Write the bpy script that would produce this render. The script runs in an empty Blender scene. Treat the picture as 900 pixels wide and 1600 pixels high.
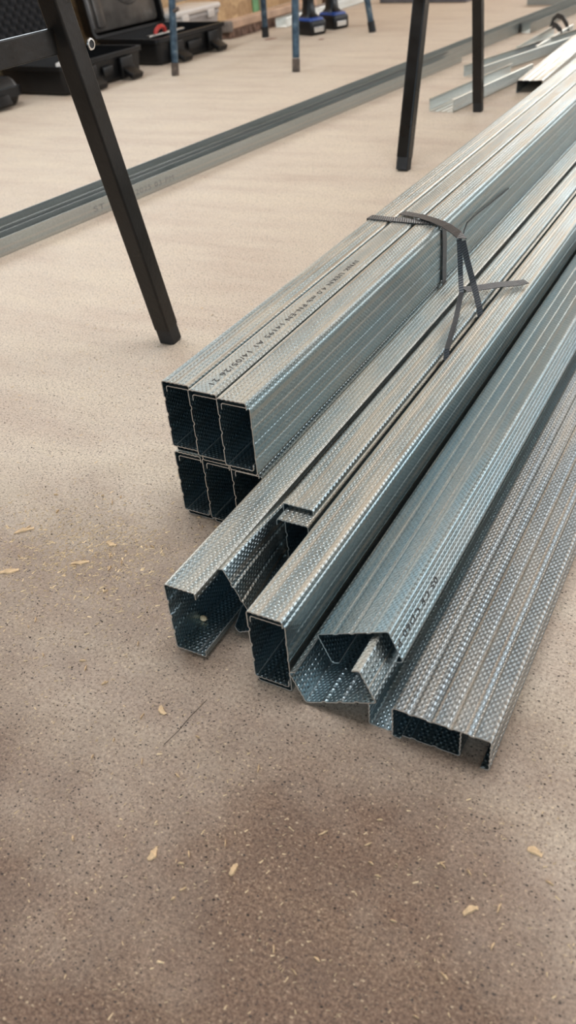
import bpy, math, random
from mathutils import Vector, Matrix
random.seed(7)
SC = bpy.context.scene
COL = SC.collection
PI = math.pi

# ------------------------------------------------------------------ helpers
def mesh(name, verts, faces, mats, parent=None, uvs=None, midx=None, smooth=False):
    me = bpy.data.meshes.new(name)
    me.from_pydata([tuple(v) for v in verts], [], faces)
    if not isinstance(mats, (list, tuple)): mats = [mats]
    for m in mats: me.materials.append(m)
    if midx: me.polygons.foreach_set('material_index', midx)
    if uvs:
        lay = me.uv_layers.new(name='UVMap')
        for l in me.loops: lay.data[l.index].uv = uvs[l.vertex_index]
    if smooth: me.polygons.foreach_set('use_smooth', [True]*len(me.polygons))
    me.update()
    o = bpy.data.objects.new(name, me); COL.objects.link(o)
    if parent: o.parent = parent
    return o

def empty(name, loc=(0,0,0), rot=(0,0,0)):
    o = bpy.data.objects.new(name, None); COL.objects.link(o)
    o.location = loc; o.rotation_euler = rot; o.empty_display_size = .05
    return o

def tag(o, label, cat, group=None, kind=None):
    o['label'] = label; o['category'] = cat
    if group: o['group'] = group
    if kind: o['kind'] = kind
    return o

class MB:
    """collects shapes into one mesh"""
    def __init__(s): s.v = []; s.f = []
    def add(s, verts, faces):
        n = len(s.v); s.v += [tuple(v) for v in verts]; s.f += [tuple(i+n for i in f) for f in faces]; return s
    def loft(s, rings, cap0=True, cap1=True):
        n = len(rings[0]); v = [p for r in rings for p in r]; f = []
        for k in range(len(rings)-1):
            for i in range(n):
                j = (i+1) % n
                f.append((k*n+i, k*n+j, (k+1)*n+j, (k+1)*n+i))
        if cap0: f.append(tuple(range(n-1, -1, -1)))
        if cap1: f.append(tuple((len(rings)-1)*n+i for i in range(n)))
        return s.add(v, f)
    def box(s, x0, x1, y0, y1, z0, z1, r=0.0):
        r = min(r, (x1-x0)/2.01, (y1-y0)/2.01, (z1-z0)/2.01)
        if r <= 0:
            return s.loft([rrect(x0,x1,y0,y1,z0,0,1), rrect(x0,x1,y0,y1,z1,0,1)])
        return s.loft([rrect(x0+r*.7,x1-r*.7,y0+r*.7,y1-r*.7,z0,r*.5), rrect(x0+r*.2,x1-r*.2,y0+r*.2,y1-r*.2,z0+r*.3,r),
                       rrect(x0,x1,y0,y1,z0+r,r), rrect(x0,x1,y0,y1,z1-r,r),
                       rrect(x0+r*.2,x1-r*.2,y0+r*.2,y1-r*.2,z1-r*.3,r), rrect(x0+r*.7,x1-r*.7,y0+r*.7,y1-r*.7,z1,r*.5)])
    def bar(s, a, b, w, d, side=Vector((1,0,0)), r=0.0):
        """rectangular bar a->b; w along `side`, d across"""
        a = Vector(a); b = Vector(b); t = (b-a).normalized()
        u = (side - t*side.dot(t)).normalized(); k = t.cross(u)
        rr = [(p[0], p[1]) for p in rrect(-w/2, w/2, -d/2, d/2, 0, r, 3 if r else 1)]
        return s.loft([[a+u*x+k*y for x,y in rr], [b+u*x+k*y for x,y in rr]])
    def tube(s, pts, rad, n=12, caps=True):
        pts = [Vector(p) for p in pts]; rings = []
        if not isinstance(rad, (list,tuple)): rad = [rad]*len(pts)
        ref = None
        for i,p in enumerate(pts):
            t = (pts[min(i+1,len(pts)-1)]-pts[max(i-1,0)]).normalized()
            if ref is None: ref = t.orthogonal().normalized()
            ref = (ref - t*ref.dot(t)).normalized(); k = t.cross(ref)
            rings.append([p+(ref*math.cos(2*PI*j/n)+k*math.sin(2*PI*j/n))*rad[i] for j in range(n)])
        return s.loft(rings, caps, caps)
    def obj(s, name, mat, parent=None, smooth=False):
        o = mesh(name, s.v, s.f, mat, parent)
        if smooth:
            me = o.data; me.polygons.foreach_set('use_smooth', [True]*len(me.polygons))
            try: me.set_sharp_from_angle(angle=math.radians(38))
            except Exception: pass
        return o

def rrect(x0, x1, y0, y1, z, r, seg=4):
    if r <= 0 or seg == 1: return [Vector((x0,y0,z)), Vector((x1,y0,z)), Vector((x1,y1,z)), Vector((x0,y1,z))]
    out = []
    for cx, cy, a0 in ((x1-r,y0+r,-PI/2),(x1-r,y1-r,0),(x0+r,y1-r,PI/2),(x0+r,y0+r,PI)):
        for i in range(seg+1):
            a = a0+PI/2*i/seg; out.append(Vector((cx+r*math.cos(a), cy+r*math.sin(a), z)))
    return out

# ------------------------------------------------------------------ materials
class N:
    def __init__(s, name):
        s.m = bpy.data.materials.new(name); s.m.use_nodes = True
        s.t = s.m.node_tree; s.b = s.t.nodes['Principled BSDF']
    def n(s, kind, **kw):
        nd = s.t.nodes.new(kind)
        for k, v in kw.items():
            if k.startswith('i_'):
                nd.inputs[int(k[2:]) if k[2:].isdigit() else k[2:]].default_value = v
            else: setattr(nd, k, v)
        return nd
    def l(s, a, b): s.t.links.new(a, b)
    def math(s, op, a, b=None, c=None, clamp=False):
        nd = s.n('ShaderNodeMath', operation=op); nd.use_clamp = clamp
        for i, x in enumerate((a, b, c)):
            if x is None: continue
            if isinstance(x, (int, float)): nd.inputs[i].default_value = x
            else: s.l(x, nd.inputs[i])
        return nd.outputs[0]
    def ramp(s, fac, stops, interp='LINEAR'):
        nd = s.n('ShaderNodeValToRGB'); nd.color_ramp.interpolation = interp
        el = nd.color_ramp.elements
        while len(el) < len(stops): el.new(.5)
        for e, (p, c) in zip(el, stops):
            e.position = p; e.color = c if len(c) == 4 else (*c, 1)
        s.l(fac, nd.inputs[0]); return nd.outputs[0]
    def mix(s, fac, a, b, mode='MIX'):
        nd = s.n('ShaderNodeMix', data_type='RGBA', blend_type=mode)
        for i, x in ((0, fac), (6, a), (7, b)):
            if isinstance(x, (int, float)): nd.inputs[i].default_value = x
            elif isinstance(x, tuple): nd.inputs[i].default_value = (*x, 1) if len(x) == 3 else x
            else: s.l(x, nd.inputs[i])
        return nd.outputs[2]
    def noise(s, vec, scale, detail=3, rough=.55, dim='3D'):
        nd = s.n('ShaderNodeTexNoise', noise_dimensions=dim)
        nd.inputs['Scale'].default_value = scale; nd.inputs['Detail'].default_value = detail; nd.inputs['Roughness'].default_value = rough
        if vec is not None: s.l(vec, nd.inputs['W' if dim == '1D' else 'Vector'])
        return nd.outputs[0]
    def coord(s, which='Object', scale=None, rot=None):
        c = s.n('ShaderNodeTexCoord').outputs[which]
        if scale or rot:
            mp = s.n('ShaderNodeMapping'); s.l(c, mp.inputs[0])
            if scale: mp.inputs['Scale'].default_value = scale
            if rot: mp.inputs['Rotation'].default_value = rot
            c = mp.outputs[0]
        return c
    def bump(s, h, strength, dist):
        nd = s.n('ShaderNodeBump'); nd.inputs['Strength'].default_value = strength; nd.inputs['Distance'].default_value = dist
        s.l(h, nd.inputs['Height']); s.l(nd.outputs[0], s.b.inputs['Normal'])
    def set(s, **kw):
        for k, v in kw.items():
            sock = s.b.inputs[k.replace('_', ' ')]
            if isinstance(v, (int, float)): sock.default_value = v
            elif isinstance(v, tuple): sock.default_value = (*v, 1) if len(v) == 3 else v
            else: s.l(v, sock)
        return s

def simple(name, col, rough=.5, metal=0., var=.15, scale=30, bump=0., bscale=80, bdist=.001, spec=.5):
    m = N(name); c = m.coord('Object')
    nz = m.noise(c, scale, 4)
    lo = tuple(x*(1-var) for x in col); hi = tuple(min(1, x*(1+var)) for x in col)
    m.set(Base_Color=m.ramp(nz, [(.3, lo), (.7, hi)]), Roughness=rough, Metallic=metal)
    m.b.inputs['Specular IOR Level'].default_value = spec
    if bump: m.bump(m.noise(c, bscale, 3), bump, bdist)
    return m.m

def galvanized(name, tint=(.25,.34,.37), dimple=1.0, warm=(.58,.47,.34), dust_sheen=.62):
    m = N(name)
    uv = m.n('ShaderNodeUVMap'); uv.uv_map = 'UVMap'
    sp = m.n('ShaderNodeSeparateXYZ'); m.l(uv.outputs[0], sp.inputs[0])
    u, v = sp.outputs[0], sp.outputs[1]
    rnd = m.n('ShaderNodeObjectInfo').outputs['Random']
    su = m.math('SINE', m.math('MULTIPLY', u, 2*PI/.0038))
    sv = m.math('SINE', m.math('MULTIPLY', v, 2*PI/.0050))
    knurl = m.math('MAXIMUM', m.math('MULTIPLY', su, sv), 0.0)
    knurl = m.math('POWER', knurl, 0.7)
    w = m.math('ADD', m.math('MULTIPLY', u, 190.0), m.math('MULTIPLY', rnd, 37.0))
    zone = m.noise(w, 1.0, 1.5, .5, '1D')
    zmask = m.ramp(zone, [(.34, (.25,)*3), (.44, (1,)*3)])
    h = m.math('MULTIPLY', knurl, zmask)
    cmb = m.n('ShaderNodeCombineXYZ'); m.l(m.math('MULTIPLY', u, 60.0), cmb.inputs[0]); m.l(m.math('MULTIPLY', v, 9.0), cmb.inputs[1]); m.l(m.math('MULTIPLY', rnd, 50.0), cmb.inputs[2])
    streak = m.noise(cmb.outputs[0], 1.0, 4, .6)
    cmb2 = m.n('ShaderNodeCombineXYZ'); m.l(u, cmb2.inputs[0]); m.l(v, cmb2.inputs[1]); m.l(rnd, cmb2.inputs[2])
    sparkle = m.noise(cmb2.outputs[0], 420.0, 3, .6)
    base = m.mix(m.math('MULTIPLY', m.math('SUBTRACT', 1.0, zmask), .75), tint, warm)  # smooth strips tinted warm, painting in the brown timber they reflect
    base = m.mix(m.ramp(streak, [(.45, (0,0,0)), (.75, (.55,)*3)]), base, tuple(x*.72 for x in warm))
    base = m.mix(.22, base, m.ramp(sparkle, [(.3, (.25,.28,.30)), (.7, (.8,.85,.88))]))
    rough = m.math('ADD', .25, m.math('MULTIPLY', streak, .22))
    # tan tint on faces that look up: sawdust film plus painted ceiling reflection
    gz = m.n('ShaderNodeSeparateXYZ'); m.l(m.n('ShaderNodeNewGeometry').outputs['True Normal'], gz.inputs[0])
    up = m.ramp(gz.outputs[2], [(.80,(0,0,0)),(.97,(1,)*3)])
    dust = m.math('MULTIPLY', m.math('MULTIPLY', up, m.ramp(streak, [(.30,(.25,)*3),(.62,(1,)*3)])), dust_sheen)  # sawdust film and painted ceiling reflection together
    base = m.mix(dust, base, (.60,.52,.40))
    m.set(Base_Color=base, Metallic=m.math('SUBTRACT', 1.0, m.math('MULTIPLY', dust, .55)), Roughness=m.math('ADD', rough, m.math('MULTIPLY', dust, .15)))
    hh = m.math('ADD', h, m.math('MULTIPLY', sparkle, .25))
    m.bump(hh, .9*dimple, .00050)
    return m.m

M = {}
M['zinc'] = galvanized('galvanized_knurled')
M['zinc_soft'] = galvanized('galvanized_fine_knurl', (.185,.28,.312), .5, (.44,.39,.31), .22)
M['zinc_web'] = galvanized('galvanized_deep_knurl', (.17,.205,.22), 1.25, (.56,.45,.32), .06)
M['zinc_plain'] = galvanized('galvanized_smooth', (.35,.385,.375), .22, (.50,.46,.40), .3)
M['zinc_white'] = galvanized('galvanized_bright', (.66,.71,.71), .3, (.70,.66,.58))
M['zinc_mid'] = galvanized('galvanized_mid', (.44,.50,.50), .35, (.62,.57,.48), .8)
M['inner'] = galvanized('galvanized_inner_face', (.33,.455,.50), .9, (.42,.46,.46), 0.0)
M['cut'] = simple('cut_steel_edge', (.62,.60,.55), .38, .75, .2, 300)
M['black_paint'] = (lambda: (lambda m: (m.set(Base_Color=m.ramp(m.noise(m.coord(), 14, 5), [(.35,(.004,.0035,.003)),(.75,(.016,.013,.011))]),
      Roughness=m.ramp(m.noise(m.coord(), 22, 4), [(.3,(.22,)*3),(.7,(.46,)*3)])), m.bump(m.noise(m.coord(), 190, 3), .25, .001), setattr(m.b.inputs['Specular IOR Level'], 'default_value', .35), m.m)[-1])(N('black_gloss_paint')))()
M['black_plastic'] = simple('black_case_plastic', (.006,.006,.0065), .36, 0, .3, 40, .15, 500, .001, .35)
M['foam'] = simple('black_egg_foam', (.018,.017,.018), .95, 0, .25, 90, .4, 600)
M['liner'] = simple('moulded_grey_liner', (.085,.075,.066), .22, 0, .3, 22, .1, 60)
M['rubber'] = simple('black_rubber', (.012,.012,.013), .6, 0, .3, 60)
M['blue_paint'] = (lambda: (lambda m: (m.set(Base_Color=m.ramp(m.noise(m.coord(), 55, 5), [(.36,(.022,.042,.065)),(.62,(.07,.115,.155)),(.78,(.34,.34,.31))]),
      Roughness=.38, Metallic=.25), m.m)[-1])(N('worn_blue_paint')))()
M['bare'] = simple('worn_bare_steel', (.30,.25,.20), .45, .6, .35, 60)
M['cap'] = simple('rusty_tube_end', (.10,.075,.06), .7, .2, .5, 80)
M['strap'] = (lambda: (lambda m: (lambda sp: (m.l(m.n('ShaderNodeUVMap').outputs[0], sp.inputs[0]),
      m.set(Base_Color=m.ramp(m.math('SINE', m.math('MULTIPLY', m.math('ADD', sp.outputs[1], m.math('MULTIPLY', sp.outputs[0], .35)), 2*PI/.0026)), [(.2,(.014,.014,.015)),(.8,(.055,.055,.058))]), Roughness=.38),
      m.bump(m.math('SINE', m.math('MULTIPLY', m.math('ADD', sp.outputs[1], m.math('MULTIPLY', sp.outputs[0], .35)), 2*PI/.0026)), .5, .0004), m.m)[-1])(m.n('ShaderNodeSeparateXYZ')))(N('woven_black_strap')))()
M['ink'] = simple('black_ink', (.035,.032,.03), .6)
M['ink_faint'] = simple('faded_ink', (.22,.22,.21), .6)
M['wood'] = simple('pale_timber', (.52,.34,.23), .6, 0, .2, 18)
M['wood_dark'] = simple('dark_brown_timber', (.12,.065,.04), .6, 0, .3, 14)
M['wood_end'] = simple('grey_wood_end', (.20,.165,.14), .8, 0, .3, 60)
M['bristle'] = simple('brown_bristle', (.19,.11,.075), .8, 0, .45, 50)
M['clear_plastic'] = simple('frosted_grey_plastic', (.44,.41,.39), .35, 0, .12, 12)
M['lid_plastic'] = simple('pale_lid_plastic', (.72,.66,.60), .4, 0, .08, 10)
M['white_plastic'] = simple('white_plastic', (.75,.73,.70), .4)
M['red'] = simple('red_plastic', (.50,.035,.025), .4)
M['blue_plastic'] = simple('blue_tool_plastic', (.02,.07,.30), .4)
M['steel'] = simple('bright_steel', (.62,.62,.60), .28, 1)
M['plank'] = simple('dark_grey_board', (.12,.11,.115), .6, 0, .25, 20)
M['chip'] = simple('pale_wood_chip', (.64,.44,.25), .7, 0, .25, 200)
M['sawdust'] = simple('pale_sawdust', (.74,.55,.33), .8, 0, .3, 300)
M['chip_dark'] = simple('dark_crumb', (.05,.035,.025), .8)
M['leaf'] = simple('red_brown_leaf', (.20,.06,.03), .7, 0, .4, 90)
M['green_tape'] = simple('green_edge_paint', (.15,.34,.16), .6)
M['stud'] = simple('timber_stud', (.50,.40,.25), .6, 0, .2, 10)

def floor_mat():
    m = N('particle_board_floor'); c = m.coord('Object')
    big = m.noise(c, 3.2, 5, .6)
    mid = m.noise(c, 34, 4, .6)
    fine = m.noise(c, 620, 4, .8)
    def stretched(sx, sy, a):
        st = m.n('ShaderNodeMapping'); m.l(c, st.inputs[0]); st.inputs['Scale'].default_value = (sx, sy, 300); st.inputs['Rotation'].default_value = (0,0,a)
        return m.noise(st.outputs[0], 1, 3, .65)
    flake = stretched(230, 800, .5); flake2 = stretched(900, 240, .35)
    base = m.ramp(fine, [(.30,(.06,.034,.022)),(.5,(.185,.116,.078)),(.70,(.37,.255,.18))])
    base = m.mix(m.ramp(mid, [(.38,(.30,)*3),(.60,(0,0,0))]), base, (.10,.06,.04))
    base = m.mix(m.ramp(flake, [(.60,(0,0,0)),(.70,(.55,)*3)]), base, (.52,.40,.28))
    base = m.mix(m.ramp(flake2, [(.62,(0,0,0)),(.72,(.5,)*3)]), base, (.48,.34,.22))
    # pale sawdust film, thinned in the foreground to paint a person's soft shadow
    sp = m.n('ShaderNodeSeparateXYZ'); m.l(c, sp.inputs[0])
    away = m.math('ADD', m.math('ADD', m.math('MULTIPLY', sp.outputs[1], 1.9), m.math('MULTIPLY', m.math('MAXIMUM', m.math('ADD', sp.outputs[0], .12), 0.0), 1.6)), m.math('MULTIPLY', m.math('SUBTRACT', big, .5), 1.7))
    dust = m.ramp(away, [(.36,(0,0,0)),(1.0,(.76,)*3)])  # sawdust film with the painted foreground shadow in it
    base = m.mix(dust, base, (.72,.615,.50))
    for sc, th, off, col, a in ((330, .17, 0, (.035,.028,.025), .9), (520, .20, 3.3, (.06,.045,.038), .75), (260, .14, 7.7, (.62,.48,.32), .6), (150, .07, 1.7, (.03,.025,.022), .9)):
        mp = m.n('ShaderNodeMapping'); m.l(c, mp.inputs[0]); mp.inputs['Location'].default_value = (off, off, 0)
        mp.inputs['Scale'].default_value = (1, 1.4, .001)
        vo = m.n('ShaderNodeTexVoronoi'); vo.inputs['Scale'].default_value = sc; m.l(mp.outputs[0], vo.inputs['Vector'])
        sep = m.n('ShaderNodeSeparateColor'); m.l(vo.outputs['Color'], sep.inputs[0])
        near = m.math('LESS_THAN', vo.outputs['Distance'], m.math('MULTIPLY', sep.outputs[1], th*1.8))
        few = m.math('GREATER_THAN', sep.outputs[0], .5)
        base = m.mix(m.math('MULTIPLY', m.math('MULTIPLY', near, few), a), base, col)
    grain = m.noise(c, 430, 2, .7)
    base = m.mix(1.0, base, m.ramp(grain, [(.32,(.70,.67,.65)),(.5,(1,1,1)),(.68,(1.22,1.22,1.2))]), 'MULTIPLY')
    wide = m.n('ShaderNodeMapping'); m.l(c, wide.inputs[0]); wide.inputs['Scale'].default_value = (3.5, 15, 1); wide.inputs['Rotation'].default_value = (0,0,-.25)
    base = m.mix(1.0, base, m.ramp(m.noise(wide.outputs[0], 1, 4, .6), [(.34,(.91,.86,.84)),(.5,(.99,.97,.95)),(.66,(1.05,1.04,1.0))]), 'MULTIPLY')
    m.set(Base_Color=base, Roughness=m.ramp(mid, [(.3,(.55,)*3),(.7,(.72,)*3)]))
    m.b.inputs['Specular IOR Level'].default_value = .35
    m.bump(m.math('ADD', fine, m.math('MULTIPLY', flake, .7)), .35, .0010)
    return m.m
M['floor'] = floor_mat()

def osb_mat(name, k=1.0):
    m = N(name); c = m.coord('Object')
    vo = m.n('ShaderNodeTexVoronoi'); vo.inputs['Scale'].default_value = 1
    mp = m.n('ShaderNodeMapping'); m.l(c, mp.inputs[0]); mp.inputs['Scale'].default_value = (22, 14, 26); mp.inputs['Rotation'].default_value = (.4,.6,.8)
    dist = m.n('ShaderNodeMixRGB'); dist.inputs[0].default_value = .35
    m.l(mp.outputs[0], dist.inputs[1])
    nz = m.n('ShaderNodeTexNoise'); nz.inputs['Scale'].default_value = 2.0; m.l(mp.outputs[0], nz.inputs[0]); m.l(nz.outputs['Color'], dist.inputs[2])
    m.l(dist.outputs[0], vo.inputs['Vector'])
    sep = m.n('ShaderNodeSeparateColor'); m.l(vo.outputs['Color'], sep.inputs[0])
    b = m.ramp(sep.outputs[0], [(0,(.30*k,.17*k,.075*k)),(.5,(.52*k,.34*k,.17*k)),(1,(.66*k,.47*k,.26*k))])
    b = m.mix(.35, b, m.ramp(m.noise(c, 70, 4), [(.3,(.28*k,.15*k,.07*k)),(.7,(.7*k,.5*k,.28*k))]))
    m.set(Base_Color=b, Roughness=.6)
    return m.m
M['osb'] = osb_mat('osb_board')
M['ceil'] = osb_mat('osb_ceiling', .5)
M['plaster'] = simple('grey_block_wall', (.30,.27,.24), .8, 0, .2, 6)

# ------------------------------------------------------------------ profiles
T = .0008
def seg_groove(a, b, inward, grooves, gw, gd):
    """points from a to b with small rolled grooves pushed to `inward`"""
    a = Vector(a); b = Vector(b); t = (b-a).normalized(); L = (b-a).length; w = Vector(inward); out = [a]
    for g in grooves:
        s = g*L
        for ds, k in ((-gw/2, 0), (-gw/4, 1), (gw/4, 1), (gw/2, 0)):
            out.append(a+t*(s+ds)+w*(gd*k))
    out.append(b); return out

def fillet(path, corners_r):
    return path

def c_path(H=.060, F=.027, L=.0055, gw=(.25,.5,.75), gf=(.3,.55,.8), r=.0019, lips=True, gd=.0009):
    """C section: web at x=0 (z 0..H), flanges to +x, lips folded inward"""
    def arc(cx, cz, a0, a1, n=3):
        return [Vector((cx+r*math.cos(a0+(a1-a0)*i/n), cz+r*math.sin(a0+(a1-a0)*i/n))) for i in range(n+1)]
    p = []
    if lips:
        p.append(Vector((F, H-L))); p += arc(F-r, H-r, 0, PI/2)
    else: p.append(Vector((F, H)))
    p += seg_groove(p.pop() if lips else p.pop(), (r, H), (0,-1), gf, .0021, gd*.4)
    p.pop(); p += arc(r, H-r, PI/2, PI)
    p += seg_groove(p.pop(), (0, r), (1,0), gw, .0042, gd)
    p.pop(); p += arc(r, r, PI, 1.5*PI)
    e = (F-r, 0) if lips else (F, 0)
    p += seg_groove(p.pop(), e, (0,1), [1-g for g in gf][::-1], .0021, gd*.4)
    if lips:
        p.pop(); p += arc(F-r, r, 1.5*PI, 2*PI); p.append(Vector((F, L)))
    return p

def u_path(W=.028, F=.027, r=.0012):
    """plain U track, open upwards, bottom at z=0"""
    return [Vector((0,F)), Vector((0,r)), Vector((r*.3,r*.3)), Vector((r,0)), Vector((W-r,0)), Vector((W-r*.3,r*.3)), Vector((W,r)), Vector((W,F))]

def sheet(name, path, length, xf, mat, stations=None, parent=None, t=T, seed=0, inner=None):
    """extrude an open section path (thin sheet) along +Y; xf(pt, y) -> (x, z)"""
    n = len(path); nr = []
    for i in range(n):
        d = Vector((0,0))
        if i > 0: d += (path[i]-path[i-1]).normalized()
        if i < n-1: d += (path[i+1]-path[i]).normalized()
        d.normalize(); nr.append(Vector((-d.y, d.x)))
    u = [0.0]
    for i in range(1, n): u.append(u[-1]+(path[i]-path[i-1]).length)
    A = [path[i]+nr[i]*t/2 for i in range(n)]; B = [path[i]-nr[i]*t/2 for i in range(n)]
    ring = A+B[::-1]; ru = u+[x+.0009 for x in u[::-1]]
    ys = stations or [0.0, length]
    V = []; UV = []; F = []; MI = []
    m = 2*n
    for y in ys:
        for p, uu in zip(ring, ru):
            x, z = xf(p, y); V.append((x, y, z)); UV.append((uu+seed*.0137, y+seed*.031))
    for k in range(len(ys)-1):
        for i in range(m):
            j = (i+1) % m
            F.append((k*m+i, k*m+j, (k+1)*m+j, (k+1)*m+i)); MI.append(1 if i in (n-1, m-1) else (2 if (i < n-1) == (inner != 'B') else 0))
    for k, flip in ((0, False), (len(ys)-1, True)):
        for i in range(n-1):
            q = (k*m+i, k*m+i+1, k*m+m-2-i, k*m+m-1-i)
            F.append(q[::-1] if not flip else q); MI.append(1)
    o = mesh(name, V, F, [mat, M['cut'], M['inner'] if inner else mat], parent, UV, MI)
    # consistent outward normals
    import bmesh
    bm = bmesh.new(); bm.from_mesh(o.data); bmesh.ops.recalc_face_normals(bm, faces=bm.faces); bm.to_mesh(o.data); bm.free()
    return o

def rot2(p, a): c, s = math.cos(a), math.sin(a); return Vector((p.x*c-p.y*s, p.x*s+p.y*c))
SEED = [0]
def profile(label, loc, variant='A', ang=0.0, length=4.0, yaw=0.0, pitch=0.0, H=.060, F=.0262, L=.0055, mat='zinc', group=None, twist=None, gw=(.25,.5,.75), gf=(.14,.32,.50,.68,.86), name='metal_stud_profile', gd=.0009):
    """variant A: web on the left; B: web on the right (mirrored); D: web down, open up; U: web up, open down. ang tilts about the origin corner"""
    SEED[0] += 1
    path = c_path(H, F, L, gw, gf, gd=gd)
    if variant == 'B': path = [Vector((-p.x, p.y)) for p in path]
    elif variant == 'D': path = [Vector((H-p.y, p.x)) for p in path]
    elif variant == 'U': path = [Vector((p.y, -p.x)) for p in path]
    if twist:
        st = [0, .01, .02, .03, .045, .06, .08, .11, .15, .25, .5, 1.0, 2.0, length]
        def xf(p, y):
            a_, dx, dz = twist(y); q = rot2(p, a_); return q.x+dx, q.y+dz
    else:
        st = None
        def xf(p, y):
            q = rot2(p, ang); return q.x, q.y
    o = sheet(name, path, length, xf, M[mat], st, seed=SEED[0], inner=variant if mat not in ('zinc_white','zinc_mid') else None)
    o.location = loc; o.rotation_euler = (pitch, 0, yaw)
    tag(o, label, 'metal profile', group)
    return o

def text_child(body, parent, origin, xdir, ydir, size, length, mat, name='printed_text', shear=0.0):
    cu = bpy.data.curves.new(name, 'FONT'); cu.body = body; cu.size = size; cu.extrude = .00004; cu.space_character = 1.18; cu.shear = shear
    tmp = bpy.data.objects.new('tmp', cu); COL.objects.link(tmp)
    bpy.context.view_layer.update()
    me = bpy.data.meshes.new_from_object(tmp.evaluated_get(bpy.context.evaluated_depsgraph_get()))
    bpy.data.objects.remove(tmp); me.name = name
    xs = [v.co.x for v in me.vertices]; k = length/(max(xs)-min(xs)); x0 = min(xs)
    X = Vector(xdir).normalized(); Y = Vector(ydir).normalized(); Z = X.cross(Y)
    for v in me.vertices:
        c = v.co; v.co = Vector(origin)+X*((c.x-x0)*k)+Y*c.y+Z*c.z
    me.materials.clear(); me.materials.append(mat)
    o = bpy.data.objects.new(name, me); COL.objects.link(o); o.parent = parent
    return o

GB = 'profiles strapped together in the tall bundle'
GL = 'loose profiles laid side by side right of the bundle'
# --- the strapped bundle: 3 columns x 2 rows of interlocked pairs (A outer left web, B inner right web)
xs = (-.3890, -.3606, -.3322); P = .0268
pos = {0: 'left', 1: 'middle', 2: 'right'}
yt = (.4640, .4590, .4552); yb = (.4638, .4625, .4612)
for row, zb in ((1, .0658), (0, .0004)):
    for c in range(3):
        y = (yt if row else yb)[c]; rn = 'upper' if row else 'lower'
        a = profile('galvanized channel forming left wall of the %s %s box in the strapped bundle' % (rn, pos[c]), (xs[c], y, zb+.0049), 'A', 0, 4.0, F=.0257, group=GB, gf=((.14,.32,.50,.68,.86) if c != 1 else (.10,.90)))
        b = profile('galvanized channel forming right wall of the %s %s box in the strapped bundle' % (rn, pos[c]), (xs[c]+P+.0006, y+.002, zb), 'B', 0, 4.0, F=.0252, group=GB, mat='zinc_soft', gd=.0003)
        if row == 1 and c == 1:
            text_child('IVNK UEKN 4,0 mb PN-EN 14195 A1 14/05/26 21', a, (.0108, .285, .06055), (0,-1,0), (1,0,0), .0072, .272, M['ink'])
# --- loose ones, left to right
profile('loose galvanized channel open to the right, nearest end beside the bundle', (-.3020, .3232, .0030), 'A', 0, 4.0, F=.0252, group=GL)
twf = lambda y: max(0.0, 1-y/.11)**1.3
tw = lambda y: (math.radians(27*twf(y)), -.0250*(1-twf(y)), -.0130*(1-twf(y)))
profile('tilted galvanized channel leaning inside the leftmost loose channel', (-.2490, .3530, .0135), 'B', 0, 4.0, F=.0215, H=.0545, group=GL, twist=tw)
profile('left half of the set-back loose box with narrow ribbed top', (-.2690, .4330, .0055), 'A', 0, 4.0, F=.0252, group=GL)
profile('right half of the set-back loose box, its end poking out beneath the ribbed top', (-.2415, .4195, .0004), 'B', 0, 4.0, F=.0262, group=GL)
profile('left half of the loose upright box with knurled tan top, middle of the row', (-.2355, .3210, .0050), 'A', 0, 4.0, F=.0262, group=GL)
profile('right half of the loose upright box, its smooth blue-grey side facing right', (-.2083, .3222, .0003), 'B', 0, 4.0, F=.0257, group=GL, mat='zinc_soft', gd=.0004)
a5 = math.radians(25.0)
profile('tilted open-topped channel lying under the printed tilted channel', (-.1945, .3165, .0018), 'D', a5, 4.0, H=.0560, F=.0262, group=GL)
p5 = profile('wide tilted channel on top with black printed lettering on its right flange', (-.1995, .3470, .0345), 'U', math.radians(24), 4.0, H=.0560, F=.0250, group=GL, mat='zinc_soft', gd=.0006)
n5 = Vector((math.cos(math.radians(24)), 0, math.sin(math.radians(24))))     # right flange's outward normal
dn5 = Vector((math.sin(math.radians(24)), 0, -math.cos(math.radians(24))))   # down along that flange
tr5 = Vector((n5.x*.056, 0, n5.z*.056))
text_child('05 CE CD60 P', p5, tr5+dn5*.0105+n5*.0005+Vector((0,.072,0)), (0,-1,0), dn5, .0072, .070, M['ink'])
profile('flat channel on the floor under the widest flat profile', (-.1502, .3188, .0003), 'D', 0, 4.0, F=.0247, group=GL)
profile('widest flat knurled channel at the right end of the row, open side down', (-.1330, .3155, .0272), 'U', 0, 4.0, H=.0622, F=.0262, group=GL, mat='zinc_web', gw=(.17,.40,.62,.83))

# --- long tracks on the floor
GT = 'long tracks lying behind the black legs'
yawT = -math.atan2(.11732, .99309)
def track(label, loc, length, yaw, W=.028, F=.027, mat='zinc_plain', group=GT, name='metal_track_profile', roll=0.0):
    SEED[0] += 1
    path = u_path(W, F); path = [p-Vector((W,0)) for p in path]     # near outer face at x=0
    o = sheet(name, path, length, lambda p, y: (p.x, p.y), M[mat], seed=SEED[0])
    o.location = loc; o.rotation_euler = (0, 0, yaw); tag(o, label, 'metal profile', group); return o
dT = Vector((.11732, .99309, 0)); nT = Vector((dT.y, -dT.x, 0))
A0 = Vector((-.8575, 2.575, .0003))-dT*2.6
tA = track('long grey steel track with faded print, running behind the left black leg', A0, 2.6, yawT)
text_child('ST', tA, (.0007, 2.6-1.452, .009), (0,1,0), (0,0,1), .013, .026, M['ink_faint'])
text_child('CEY 2025 03 PM', tA, (.0007, 2.6-1.392, .0085), (0,1,0), (0,0,1), .013, .150, M['ink_faint'])
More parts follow.
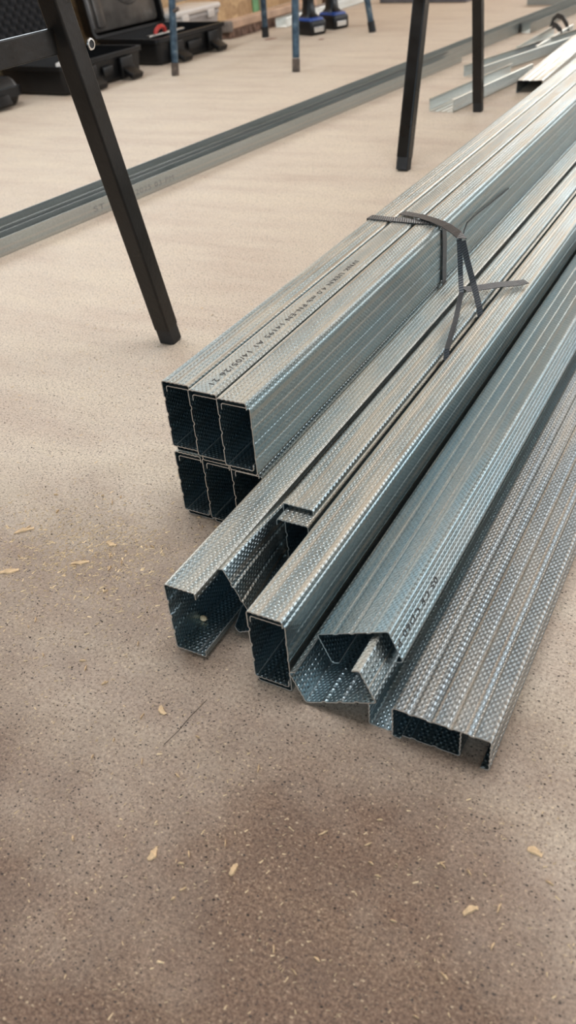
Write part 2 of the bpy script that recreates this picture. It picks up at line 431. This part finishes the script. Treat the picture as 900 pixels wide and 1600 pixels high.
track('grey steel track beyond the gap, its open end beside the black straps', Vector((-.7995, 3.072, .0003)), 2.6, -math.atan2(.111,.9938))
track('rear grey steel track lying along behind the two end-to-end tracks', A0-nT*.036+Vector((0,0,0)), 5.2, yawT, .041, .031)

GO = 'offcut channels scattered at the upper right'
profile('short open-topped bright channel beside the foot of the rear black leg', (-.7305, 1.978, .0003), 'D', 0, .43, yaw=-math.radians(8.4), F=.027, mat='zinc_mid', group=GO)
profile('open-topped channel slanting behind the rear black leg, ribs on its side', (-.7840, 2.375, .0003), 'D', 0, .61, yaw=-math.radians(15.0), F=.027, mat='zinc_mid', group=GO)
profile('open-topped channel tucked behind the slanting one, black straps at its end', (-.7270, 2.66, .0003), 'D', 0, .39, yaw=-math.radians(1.3), F=.026, mat='zinc_mid', group=GO, H=.058)
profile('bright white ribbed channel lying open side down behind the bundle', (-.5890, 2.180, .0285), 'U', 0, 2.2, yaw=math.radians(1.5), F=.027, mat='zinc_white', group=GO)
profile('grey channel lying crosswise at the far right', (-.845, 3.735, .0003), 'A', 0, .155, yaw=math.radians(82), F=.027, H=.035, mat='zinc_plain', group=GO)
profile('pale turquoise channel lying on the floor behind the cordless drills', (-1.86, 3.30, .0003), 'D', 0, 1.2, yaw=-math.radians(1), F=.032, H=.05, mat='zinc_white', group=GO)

# ------------------------------------------------------------------ straps
def ribbon(name, pts, width, parent=None, t=.0007, mat=None):
    """pts: list of (point, width direction)"""
    V = []; UV = []; F = []; s = 0; n = len(pts)
    for i, (p, w) in enumerate(pts):
        p = Vector(p); w = Vector(w).normalized()
        tg = (Vector(pts[min(i+1,n-1)][0])-Vector(pts[max(i-1,0)][0])).normalized()
        w = (w-tg*w.dot(tg)).normalized(); nn = tg.cross(w)
        if i: s += (p-Vector(pts[i-1][0])).length
        for a, b in ((-1,-1),(1,-1),(1,1),(-1,1)):
            V.append(p+w*(a*width/2)+nn*(b*t/2)); UV.append((a*width/2, s))
    for i in range(n-1):
        for k in range(4):
            j = (k+1) % 4; F.append((i*4+k, i*4+j, (i+1)*4+j, (i+1)*4+k))
    F += [(3,2,1,0), tuple((n-1)*4+k for k in range(4))]
    return mesh(name, V, F, mat or M['strap'], parent, UV)
Yd = (0,1,0)
b1 = ribbon('packing_strap', [((-.3905,.874,.040),Yd), ((-.3905,.872,.1295),Yd), ((-.3895,.871,.1318),Yd), ((-.360,.868,.1322),Yd), ((-.330,.868,.1322),Yd), ((-.3055,.871,.1322),Yd),
     ((-.3032,.8725,.1300),Yd), ((-.3028,.876,.110),Yd), ((-.3026,.877,.085),Yd), ((-.3022,.877,.060),Yd), ((-.3022,.877,.045),Yd)], .0125)
tag(b1, 'black woven strap binding the tall bundle, across its top and down its side', 'strap', 'black straps around the profiles')
b2 = empty('loose_strap', (-.30,.85,.132))
tag(b2, 'black strap lying loose on the bundle top, its two tails hanging over the loose profiles', 'strap', 'black straps around the profiles')
o2 = Vector((-.30,.85,.132))
def rb(name, pts, w, lab=None):
    o = ribbon(name, [((Vector(p)-o2), d) for p, d in pts], w, b2)
    if lab: o['label'] = lab
    return o
rb('top_ribbon', [((-.358,.889,.1332),(.35,1,0)), ((-.335,.882,.1336),(.35,1,0)), ((-.315,.871,.1342),(.4,1,0)), ((-.296,.858,.1342),(.45,1,0)), ((-.280,.845,.1325),(.5,1,0)), ((-.2705,.836,.1295),(.5,1,-.2))], .0120, 'grey sheen where the strap catches the light')
rb('left_tail', [((-.2735,.836,.1290),(1,.4,0)), ((-.2715,.834,.115),(1,.4,0)), ((-.2690,.832,.092),(1,.5,0)), ((-.2640,.822,.0775),(1,.6,0)), ((-.2520,.770,.0705),(1,.5,0)), ((-.2390,.708,.0690),(1,.4,.2)), ((-.2378,.703,.0600),(1,.4,.2))], .0052)
rb('right_tail', [((-.2690,.834,.1285),(1,.2,0)), ((-.2630,.832,.110),(1,.2,0)), ((-.2530,.826,.088),(1,.3,0)), ((-.2410,.812,.0690),(1,.3,0)), ((-.2378,.808,.0600),(1,.3,0))], .0062)
rb('short_stub', [((-.2660,.838,.0745),(.1,1,0)), ((-.255,.850,.0730),(.1,1,0)), ((-.238,.868,.0715),(.1,1,0)), ((-.222,.884,.0690),(.1,1,0)), ((-.214,.892,.0690),(.1,1,0))], .0120, 'pale grey ribbed stub of the strap')
b3 = ribbon('thin_tail', [((Vector(p)-o2), d) for p, d in [((-.2985,.925,.098),(0,0,1)), ((-.3000,.934,.104),(0,0,1)), ((-.3015,.948,.1080),(0,0,1)), ((-.3022,.975,.1070),(0,0,1)), ((-.3022,1.04,.1030),(0,0,1)), ((-.3022,1.118,.0985),(0,0,1))]], .0014, b2, t=.0012, mat=M['rubber'])
b3['label'] = 'thin black tail running along the bundle side'
for (lab, pts) in (('short black strap loop at the end of the tucked channel, nearer one', [((-.709,2.985,.030),(0,0,1)), ((-.700,2.972,.036),(0,.3,1)), ((-.686,2.945,.036),(0,.3,1)), ((-.668,2.915,.030),(0,.3,1)), ((-.662,2.905,.012),(0,.3,1))]),
                   ('curved black strap loop at the end of the tucked channel, farther one', [((-.748,3.135,.004),(0,0,1)), ((-.744,3.135,.030),(0,.3,1)), ((-.728,3.118,.042),(0,.4,1)), ((-.700,3.070,.043),(0,.4,1)), ((-.672,3.010,.032),(0,.4,1)), ((-.660,2.985,.012),(0,.4,1))])):
    tag(ribbon('strap_loop', pts, .014, t=.003, mat=M['rubber']), lab, 'strap', 'black strap loops')

# ------------------------------------------------------------------ black trestles
def leg(parent, foot, top, w=.0215):
    f = Vector(foot); t = Vector(top); d = (t-f).normalized(); f2 = f+d*.022
    lg = MB().bar(f2, t, w, w, Vector((1,0,0)), .0022).obj('leg', M['black_paint'], parent)
    MB().bar(f+Vector((0,0,.0006)), f2, w*.96, w*.96, Vector((1,0,0)), .003).obj('foot_cap', M['rubber'], lg)
    return lg
ta = empty('black_trestle', (-.6075, .757, 0))
tag(ta, 'black painted steel trestle with a leaning leg and crossbar, standing left', 'trestle', 'black metal trestles')
def rel(p, o): return Vector(p)-Vector(o)
oa = Vector((-.6075,.757,0))
la = leg(ta, (0,0,0), (0,-.2195*.72,.72)); leg(ta, (0,-.92,0), (0,-.92+.2195*.72,.72))
MB().bar(rel((-.612,.668,.3373),oa), rel((-.612,-.078,.3373),oa), .006, .0215, Vector((1,0,0)), .001).obj('crossbar', M['black_paint'], ta)
MB().bar((0,-.13,.73), (0,-.79,.73), .03, .03, Vector((1,0,0)), .003).obj('top_rail', M['black_paint'], ta)
ey = MB()
ec = rel((-.5958,.7005-.0135*0,.3303),oa); ax = Vector((1,0,0))
for (r0, r1, x0, x1) in ((.0036,.0052,0,.0012),):
    rg = []
    for rr, xx in ((r0,0),(r1,0),(r1*.95,x1),(r0,x1*1.1)):
        rg.append([ec+Vector((xx, rr*math.cos(2*PI*k/20), rr*math.sin(2*PI*k/20))) for k in range(20)])
    ey.loft(rg+[rg[0]], False, False)
e = ey.obj('eyelet', M['steel'], la, True); e['label'] = 'shiny chrome eyelet'
MB().loft([[ec+Vector((.0004, .0037*math.cos(2*PI*k/20), .0037*math.sin(2*PI*k/20))) for k in range(20)], [ec+Vector((.0006, .0042*math.cos(2*PI*k/20), .0042*math.sin(2*PI*k/20))) for k in range(20)]]).obj('eyelet_hole', M['rubber'], la)
tb = empty('black_trestle', (-.608, 1.515, 0))
tag(tb, 'black painted steel trestle with two slim legs standing by the bundle', 'trestle', 'black metal trestles')
leg(tb, (0,0,0), (0,.31*.72,.72), .0235); leg(tb, (-.012,.476,0), (-.012,.476-.178*.72,.72), .0205)
MB().bar((-.006,.20,.73), (-.006,.37,.73), .045, .03, Vector((1,0,0)), .003).obj('top_rail', M['black_paint'], tb)

# ------------------------------------------------------------------ blue sawhorse
ob = Vector((-1.54, 2.76, 0)); bs = empty('blue_sawhorse', ob)
tag(bs, 'worn blue steel sawhorse with four splayed tube legs', 'sawhorse')
feet = [((-1.695,2.357),(.045,.12)), ((-1.311,2.427),(-.02,.16)), ((-1.777,3.07),(.10,-.13)), ((-1.382,3.15),(-.12,-.14))]
for i, ((x, y), (lx, ly)) in enumerate(feet):
    f = Vector((x,y,0))-ob; d = Vector((lx,ly,1))
    worn = i < 2
    lg = MB().tube([f+d*.035, f+d*.15, f+d*.66], .0108, 14).obj('leg', M['blue_paint'], bs, True)
    MB().tube([f+Vector((0,0,.0005)), f+d*.034], [.0118 if worn else .0135, .0116 if worn else .0128], 14).obj('foot_cap' if worn else 'rubber_foot', M['cap'] if worn else M['rubber'], lg, True)
fp = lambda i, z: Vector((feet[i][0][0]+feet[i][1][0]*z, feet[i][0][1]+feet[i][1][1]*z, z))-ob
MB().bar(fp(0,.193), fp(2,.193), .012, .016, Vector((0,0,1)), .002).obj('crossbar', M['bare'], bs)
MB().bar(fp(2,.205), fp(3,.205), .014, .014, Vector((0,0,1)), .002).obj('crossbar', M['blue_paint'], bs)
MB().bar(fp(0,.66), fp(2,.66), .03, .03, Vector((0,0,1)), .003).obj('top_rail', M['blue_paint'], bs)
MB().bar(fp(1,.66), fp(3,.66), .03, .03, Vector((0,0,1)), .003).obj('top_rail', M['blue_paint'], bs)
MB().bar((fp(0,.66)+fp(2,.66))/2, (fp(1,.66)+fp(3,.66))/2, .03, .03, Vector((0,0,1)), .003).obj('top_rail', M['blue_paint'], bs)
MB().tube([fp(0,.165)+Vector((-.004,-.004,0)), fp(0,.175)+Vector((.022,.0,0))], .006, 10).obj('bolt', M['cap'], bs, True)

# ------------------------------------------------------------------ tool cases
def tray(mb, D, W, H, r=.02, wall=.006, lip=.005, draft=.008):
    """open box from x=-D..0, y=0..W, z=0..H"""
    R = lambda i, z, rr=r: rrect(-D+i, -i, i, W-i, z, max(rr-i*.5, .004))
    mb.loft([R(draft+.008, 0), R(draft, .008), R(.002, H-.014), R(-lip, H-.012), R(-lip, H), R(wall, H), R(wall, H-.004), R(wall+draft, .012)])
    return mb
def case_lid(parent, D, W, H, Hl, open_deg, liner):
    ld = tray(MB(), D, W, Hl).obj('lid', M['black_plastic'], parent, True)
    a = math.radians(open_deg)
    ld.matrix_local = Matrix.Translation((-D, 0, H)) @ Matrix.Rotation(a, 4, 'Y') @ Matrix.Translation((0, 0, -Hl))
    if liner == 'foam':
        nx, ny = 84, 112; V = []; F = []
        for i in range(nx+1):
            for j in range(ny+1):
                x = -D+.010+(D-.020)*i/nx; y = .010+(W-.020)*j/ny
                V.append((x, y, Hl-.016+.009*math.sin(2*PI*x/.034)*math.sin(2*PI*y/.034)))
        for i in range(nx):
            for j in range(ny): q = i*(ny+1)+j; F.append((q, q+1, q+ny+2, q+ny+1)[::-1])
        fo = mesh('foam_lining', V, F, M['foam'], ld, smooth=True); fo['label'] = 'black egg-crate foam'
    else:
        m = MB()
        m.box(-D+.014, -.014, .014, W-.014, .012, Hl-.012, .014)
        li = m.obj('moulded_liner', M['liner'], ld, True); li['label'] = 'grey-brown glossy moulded insert'
        z = Hl-.012
        r = MB(); n = 26; rings = []                        # a dome-shaped tool recess and two long ribs
        for k in range(7):
            a_ = k/6*PI/2; rings.append([Vector((-D*.55+.075*math.cos(a_)*math.cos(2*PI*j/n), W*.60+.082*math.cos(a_)*math.sin(2*PI*j/n), z-.002+.012*math.sin(a_))) for j in range(n)])
        r.loft(rings); r.box(-D*.9, -.10*D, .035, .075, z-.003, z+.010, .006); r.box(-D*.95, -.35*D, W-.080, W-.045, z-.003, z+.012, .006)
        r.obj('raised_mould', M['liner'], ld, True)
    return ld
def tool_case(label, loc, yaw, D, W, H, Hl, open_deg, liner, latches, foot=.045):
    r = empty('tool_case', loc, (0,0,yaw)); tag(r, label, 'tool case', 'black plastic tool cases')
    bd = tray(MB(), D, W, H).obj('body', M['black_plastic'], r, True)
    m = MB()
    m.box(0, .006, latches[0]+.06, latches[-1]-.06, H*.30, H*.62, .003); m.obj('front_rib', M['black_plastic'], bd, True)
    for yy in latches:
        m = MB(); m.box(.0, .012, yy-.028, yy+.028, .006, H-.016, .003)
        m.bar((.006, yy, .030), (foot, yy, .009), .016, .05, Vector((0,0,1)), .003)
        m.obj('latch', M['black_plastic'], r, True)
    if liner: case_lid(r, D, W, H, Hl, open_deg, liner)
    else:
        t = tray(MB(), D, W, Hl).obj('lid', M['black_plastic'], r, True)
        t.matrix_local = Matrix.Translation((-D, 0, H)) @ Matrix.Rotation(PI, 4, 'Y') @ Matrix.Translation((0, 0, -Hl))
    return r
tool_case('black tool case with open lid lined in egg-crate foam, behind the left leg', (-1.85, 2.034, .001), math.radians(-3), .27, .356, .078, .058, 82, 'foam', (.10, .265))
tool_case('open black tool case with grey moulded lid liner, behind the blue leg', (-1.848, 2.497, .001), math.radians(-4.5), .27, .372, .078, .06, 82, 'liner', (.09, .285))
tool_case('dark closed plastic case at the left edge of the floor', (-1.965, 1.60, .001), math.radians(-5), .26, .345, .036, .036, 0, None, (.09, .26), .018)
tag(MB().bar((-1.862,2.035,.0835), (-1.875,2.085,.0835), .010, .018, Vector((0,0,1)), .003).obj('white_clip', M['white_plastic']), 'small white plastic clip lying on the rim of the foam-lined case', 'clip')
m = MB(); cc = Vector((-1.888,2.575,.087)); m.tube([cc+Vector((.004*math.sin(a), .026*math.cos(a), .018*math.sin(a))) for a in [PI*k/12 for k in range(13)]], .0065, 8)
tag(m.obj('red_ring', M['red'], None, True), 'red curved clamp ring sticking out of the open tool case', 'ring')
tag(MB().bar((-1.90,2.52,.082), (-1.885,2.70,.082), .006, .016, Vector((0,0,1)), .002).obj('steel_bar', M['steel']), 'bright flat steel bar resting inside the open tool case', 'bar')

# storage box
bx = empty('storage_box', (-2.06, 2.895, .001), (0,0,-.03)); tag(bx, 'frosted grey plastic storage box with pale lid against the chipboard wall', 'storage box')
tray(MB(), .15, .31, .082, .018, .004, .003).obj('body', M['clear_plastic'], bx, True)
MB().box(-.157, .007, -.007, .317, .083, .104, .012).obj('lid', M['lid_plastic'], bx, True)
for k in (.07, .24): MB().box(.0, .010, k-.022, k+.022, .060, .088, .004).obj('clip', M['lid_plastic'], bx, True)
# broom
br = empty('broom', (-1.905, 3.02, 0), (0,0,-.062)); tag(br, 'pale wooden push broom head with brown bristles lying against the wall', 'broom')
MB().box(-.055, 0, .03, .66, .030, .056, .004).obj('block', M['wood'], br)
bend = MB().box(-.056, .002, 0, .034, .022, .057, .006).obj('end_cap', M['wood_end'], br); bend['label'] = 'grey worn end grain'
m = MB()
for i in range(46):
    for j in range(5):
        x = -.05+.045*j/4; y = .02+.62*i/45
        p = Vector((x, y, .031)); q = Vector((x+random.uniform(-.004,.006), y+random.uniform(-.008,.008), .0006))
        m.tube([p, (p+q)/2, q], [.0048,.0062,.0072], 6)
m.obj('bristles', M['bristle'], br)
# boards
bo = MB().box(-.06, 0, 0, .9, .0005, .10, .004).obj('timber_board', M['wood_dark']); bo.location = (-1.86, 3.83, 0); bo.rotation_euler = (0,0,-.01)
tag(bo, 'dark brown timber board lying on edge beyond the drills', 'board')
rd = MB().box(-.05, 0, 0, .05, .0005, .02, .004).obj('red_block', M['red']); rd.location = (-1.80, 3.70, 0)
tag(rd, 'small dull red block lying behind the cordless drills', 'block')
pk = MB().box(0, .42, 0, .10, .0005, .022, .003).obj('grey_plank', M['plank']); pk.location = (-1.70, 3.955, 0); pk.rotation_euler = (0,0,-.15)
tag(pk, 'dark grey plank lying on the floor at the far end', 'plank')

# drills
def drill(label, x, y, yaw):
    r = empty('cordless_drill', (x, y, 0), (0,0,yaw)); tag(r, label, 'cordless drill', 'cordless drills standing on their batteries')
    b = MB().box(-.052, .052, -.036, .036, .0008, .046, .008).obj('battery', M['black_plastic'], r, True)
    MB().box(.052, .0535, -.022, .022, .010, .026, .0005).obj('battery_label', M['steel'], b)
    MB().loft([rrect(-.047,.047,-.033,.033,.046,.012), rrect(-.045,.045,-.0315,.0315,.052,.012), rrect(-.038,.034,-.027,.027,.055,.012)]).obj('collar', M['blue_plastic'], r, True)
    MB().loft([rrect(-.037,.033,-.026,.026,.0552,.012), rrect(-.028,.022,-.019,.019,.066,.012), rrect(-.024,.016,-.017,.017,.10,.012), rrect(-.026,.018,-.019,.019,.150,.012), rrect(-.034,.030,-.022,.022,.175,.012)]).obj('handle', M['black_plastic'], r, True)
    m = MB(); m.tube([(-.062,0,.198),(-.055,0,.198),(.05,0,.198),(.082,0,.198)], [.022,.029,.029,.024], 16); m.obj('motor_housing', M['blue_plastic'], r, True)
    m = MB(); m.tube([(.080,0,.198),(.095,0,.198),(.125,0,.198),(.132,0,.198)], [.021,.021,.017,.008], 16); m.obj('chuck', M['rubber'], r, True)
    MB().box(.018, .030, -.006, .006, .135, .160, .003).obj('trigger', M['red'], r, True)
drill('black and blue cordless drill standing on its battery, nearer of the pair', -1.618, 3.125, math.radians(-25))
drill('black and blue cordless drill standing on its battery, farther of the pair', -1.592, 3.262, math.radians(-25))

# ------------------------------------------------------------------ chips on the floor
def chip_mesh(L, W, seed, fork=False):
    rd = random.Random(seed); n = 7; top = []; m = MB(); rings = []
    for k in range(n):
        s = k/(n-1); w = W*(.35+.65*math.sin(PI*min(max(s*1.1,.08),.93)))*rd.uniform(.75,1.1); off = W*.25*math.sin(3*s+seed)
        h = .0007+.0012*rd.random()*math.sin(PI*s); x = (s-.5)*L
        rings.append([Vector((x, off-w/2, .0003)), Vector((x, off+w/2, .0003)), Vector((x+.0003, off+w/2*.8, .0004+h)), Vector((x, off-w/2*.85, .0004+h*.8))])
    m.loft(rings)
    if fork: m.loft([[r+Vector((0,0,.0002)) for r in [Vector((0,0,0)), Vector((0,.002,0)), Vector((0,.002,.001)), Vector((0,0,.001))]], [Vector((L*.35,W*.9,.0003)), Vector((L*.35+.001,W*.9+.001,.0003)), Vector((L*.35+.001,W*.9+.001,.0009)), Vector((L*.35,W*.9,.0009))]])
    return m
def chip(x, y, L, W, rz, label, seed, group=None, fork=False, mat='chip', cat='wood chip', name='wood_chip'):
    o = chip_mesh(L, W, seed, fork).obj(name, M[mat]); o.location = (x, y, 0); o.rotation_euler = (0,0,rz); tag(o, label, cat, group); return o
GC = 'wood chips scattered on the floor'
chip(-.5092,.3874,.017,.0045,.95,'forked pale wood splinter left of the bundle, farthest left',1,GC,True)
chip(-.4822,.3403,.015,.0060,.85,'flat tan wood chip lying at the left edge of the photo',2,GC)
chip(-.2794,.2723,.0085,.0048,-.5,'tan wood chip on the floor below the leftmost loose channel',3,GC)
chip(-.2245,.1832,.0080,.0050,1.3,'pale wood chip in the dark left foreground',4,GC)
chip(-.1774,.1950,.0070,.0040,1.2,'brownish wood chip in the middle foreground',5,GC)
chip(-.0535,.2287,.0085,.0042,.75,'bright tan wood chip in the right foreground',6,GC)
chip(-.0328,.2752,.0080,.0055,.1,'squarish pale wood chip near the right edge of the floor',7,GC)
chip(-.4336,.3722,.015,.0042,.75,'long thin wood shaving amid the sawdust left of the bundle',8,GC)
chip(-.4244,.4033,.010,.0050,.1,'curled wood shaving nearest the bundle end',9,GC)
LS = 'tiny pale wood splinter, one of many scattered over the chipboard floor'
spots = [(-.1043,.2258),(-.1105,.2311),(-.0601,.1687),(-.1167,.2409),(-.5003,.4214),(-.4882,.3583),(-.4209,.2962),(-.4311,.3762),(-.436,.3668),(-.1216,.1614),
         (-.0872,.2067),(-.0407,.2367),(-.0378,.2162),(-.2062,.1854),(-.1143,.1719),(-.391,.3521),(-.4456,.327),(-.4264,.3842),(-.415,.389),(-.401,.386),(-.395,.412)]
rs = random.Random(5)
for k in range(24): spots.append((rs.uniform(-.52,-.31), rs.uniform(.25,.47)))
for k in range(22): spots.append((rs.uniform(-.30,.0), rs.uniform(.12,.27)))
for i, (x, y) in enumerate(spots):
    if -.32 < x < -.06 and y > .295: continue
    chip(x, y, rs.uniform(.0025,.0058), rs.uniform(.0006,.0013), rs.uniform(0,PI), LS, 20+i, 'tiny splinters')
o = MB().tube([(-.257,.292,.0006),(-.2595,.276,.0005),(-.2600,.262,.0007),(-.2625,.249,.0005)], .00018, 6).obj('thin_fibre', M['chip_dark'])
tag(o, 'thin dark hair-like fibre lying on the floor below the leftmost loose channel', 'fibre')
# fine sawdust, uncountable
m = MB(); rs = random.Random(11)
for k in range(4200):
    if rs.random() < .42: x = rs.gauss(-.43,.055); y = rs.gauss(.385,.035)
    elif rs.random() < .45: x = rs.uniform(-.55,.1); y = rs.uniform(.1,.36)
    else: x = rs.uniform(-.75,.15); y = rs.uniform(.1,.9)
    if -.39 < x < -.05 and y > .30 and (y > .455 or x > -.31): continue
    L = rs.uniform(.0009,.0024) if rs.random() < (.80 if x < -.33 else .965) else rs.uniform(.0024,.0046); W = L*rs.uniform(.16,.42); a = rs.gauss(.8,.75); c, s = math.cos(a), math.sin(a); h = rs.uniform(.0003,.0007)
    pt = lambda u, v, z: (x+u*c-v*s, y+u*s+v*c, z)
    m.add([pt(-L/2,-W/2,.0001), pt(L/2,-W/4,.0001), pt(L/2,W/4,.0001), pt(-L/2,W/2,.0001), pt(-L/3,0,h), pt(L/3,0,h)], [(0,1,5,4),(1,2,5),(2,3,4,5),(3,0,4)])
tag(m.obj('sawdust', M['sawdust']), 'fine pale sawdust sprinkled over the chipboard floor', 'sawdust', None, 'stuff')
m = MB(); rs = random.Random(12)
for k in range(700):
    x = rs.uniform(-.7,.2); y = rs.uniform(.08,.8)
    if -.39 < x < -.05 and y > .30 and (y > .455 or x > -.31): continue
    r = rs.uniform(.0003,.0011)
    m.add([(x-r,y,.0001),(x,y-r*.7,.0001),(x+r,y,.0001),(x,y+r*.8,.0001),(x,y,r*.9)], [(0,1,4),(1,2,4),(2,3,4),(3,0,4)])
tag(m.obj('dark_grit', M['chip_dark']), 'tiny dark grit specks sprinkled over the floor', 'grit', None, 'stuff')
pb = MB(); pb.loft([[Vector((.0030*s*math.cos(2*PI*k/10), .0024*s*math.sin(2*PI*k/10), z)) for k in range(10)] for s, z in ((.5,0),(1,.0012),(.9,.0028),(.4,.0038))])
o = pb.obj('pebble', M['chip'], None, True); o.location = (-.2985,.3535,.0040); tag(o, 'tiny pale pebble lying inside the leftmost loose channel', 'pebble')
chip(-1.7297,3.0243,.045,.026,.4,'red-brown dead leaf on the floor before the drills',61,None,mat='leaf',cat='leaf',name='dead_leaf')
chip(-1.5104,2.9964,.020,.013,.2,'small brown crumb on the floor right of the drills',62,None,mat='leaf',cat='crumb',name='brown_crumb')

# ------------------------------------------------------------------ the room
def struct(o): o['kind'] = 'structure'; return o
X0, X1, Y0, Y1, ZC = -2.235, 3.2, -2.4, 7.2, 2.7
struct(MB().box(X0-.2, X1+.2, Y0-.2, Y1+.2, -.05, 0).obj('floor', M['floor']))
WS = (-1.1, .7, .1, 1.3)       # added ceiling opening, made up to light the near floor (x0,x1,y0,y1)
m = MB(); m.box(X0-.2, WS[0], Y0-.2, Y1+.2, ZC, ZC+.1).box(WS[1], X1+.2, Y0-.2, Y1+.2, ZC, ZC+.1).box(WS[0], WS[1], Y0-.2, WS[2], ZC, ZC+.1).box(WS[0], WS[1], WS[3], Y1+.2, ZC, ZC+.1)
struct(m.obj('ceiling', M['ceil']))
WL = (.2, 3.3, .55, 1.75)      # opening in the left wall (y0,y1,z0,z1)
m = MB(); m.box(X0-.1, X0, Y0, WL[0], 0, ZC).box(X0-.1, X0, WL[1], Y1, 0, ZC).box(X0-.1, X0, WL[0], WL[1], 0, WL[2]).box(X0-.1, X0, WL[0], WL[1], WL[3], ZC)
struct(m.obj('wall_left', M['osb']))
WB = (-.6, 2.6, .5, 2.0)       # opening in the wall behind the camera (x0,x1,z0,z1)
m = MB(); m.box(X0-.1, WB[0], Y0-.12, Y0, 0, ZC).box(WB[1], X1+.1, Y0-.12, Y0, 0, ZC).box(WB[0], WB[1], Y0-.12, Y0, 0, WB[2]).box(WB[0], WB[1], Y0-.12, Y0, WB[3], ZC)
struct(m.obj('wall_back', M['plaster']))
WF = (-1.9, 2.6, 1.25, 2.55)     # opening in the far wall  (x0,x1,z0,z1)
WR = (2.0, 6.4, .7, 2.45)      # opening in the right wall (y0,y1,z0,z1)
m = MB(); m.box(X0-.1, WF[0], Y1, Y1+.12, 0, ZC).box(WF[1], X1+.1, Y1, Y1+.12, 0, ZC).box(WF[0], WF[1], Y1, Y1+.12, 0, WF[2]).box(WF[0], WF[1], Y1, Y1+.12, WF[3], ZC)
struct(m.obj('wall_far', M['osb']))
m = MB(); m.box(X1, X1+.12, Y0, WR[0], 0, ZC).box(X1, X1+.12, WR[1], Y1, 0, ZC).box(X1, X1+.12, WR[0], WR[1], 0, WR[2]).box(X1, X1+.12, WR[0], WR[1], WR[3], ZC)
struct(m.obj('wall_right', M['plaster']))
struct(MB().box(X0, X0+.006, 3.765, 3.815, 0, ZC).obj('trim_1', M['green_tape']))
struct(MB().box(X0, X0+.012, 3.82, 3.875, 0, ZC).obj('trim_2', M['stud']))
struct(MB().box(X0, X0+.006, 4.36, 4.40, 0, ZC).obj('trim_3', M['green_tape']))
struct(MB().box(X0, X0+.012, 4.41, 4.45, 0, ZC).obj('trim_4', M['lid_plastic']))

# ------------------------------------------------------------------ light
w = bpy.data.worlds.new('World'); SC.world = w; w.use_nodes = True
bg = w.node_tree.nodes['Background']; bg.inputs[0].default_value = (.80,.90,1.0,1); bg.inputs[1].default_value = 2.0
def area(name, loc, rot, sx, sy, power, col=(1,1,1)):
    l = bpy.data.lights.new(name, 'AREA'); l.shape = 'RECTANGLE'; l.size = sx; l.size_y = sy; l.energy = power; l.color = col
    o = bpy.data.objects.new(name, l); COL.objects.link(o); o.location = loc; o.rotation_euler = rot; return o
area('daylight_far_window', ((WF[0]+WF[1])/2, Y1+.13, (WF[2]+WF[3])/2), (-PI/2, 0, 0), WF[1]-WF[0], WF[3]-WF[2], 170, (1,.97,.92))
area('daylight_right_window', (X1+.13, (WR[0]+WR[1])/2, (WR[2]+WR[3])/2), (PI/2, 0, PI/2), WR[1]-WR[0], WR[3]-WR[2], 150, (.97,.98,1))
area('daylight_back_window', ((WB[0]+WB[1])/2, Y0-.13, (WB[2]+WB[3])/2), (PI/2, 0, 0), WB[1]-WB[0], WB[3]-WB[2], 75, (.55,.80,1))
area('ceiling_fill_light', ((WS[0]+WS[1])/2, (WS[2]+WS[3])/2, ZC+.11), (0,0,0), WS[1]-WS[0], WS[3]-WS[2], 75, (.97,.98,1))  # fill lamp added overhead to brighten the floor near the camera
area('daylight_left_window', (X0-.13, (WL[0]+WL[1])/2, (WL[2]+WL[3])/2), (PI/2, 0, -PI/2), WL[1]-WL[0], WL[3]-WL[2], 40, (.86,.95,1))

# ------------------------------------------------------------------ camera
cam = bpy.data.cameras.new('camera'); co = bpy.data.objects.new('camera', cam); COL.objects.link(co)
R_ = Vector((0.8788418338, 0.4705809942, -0.0786801060)); U_ = Vector((-0.2254131206, 0.5548692138, 0.8008177574)); F_ = Vector((-0.4205067850, 0.6860566183, -0.5937174078))
mw = Matrix((( R_.x, U_.x, -F_.x, 0), (R_.y, U_.y, -F_.y, 0), (R_.z, U_.z, -F_.z, .4327761), (0,0,0,1)))
co.matrix_world = mw
cam.sensor_fit = 'VERTICAL'; cam.sensor_height = 36.0; cam.lens = 1313.2822/1600*36.0
cam.clip_start = .02; cam.clip_end = 100
cam.dof.use_dof = True; cam.dof.focus_distance = .70; cam.dof.aperture_fstop = 10.5
SC.camera = co
SC.cycles.glossy_bounces = 8; SC.cycles.max_bounces = 12
SC.view_settings.view_transform = 'Standard'; SC.view_settings.look = 'None'; SC.view_settings.gamma = 1.0; SC.view_settings.use_curve_mapping = False
SC.view_settings.exposure = -.56
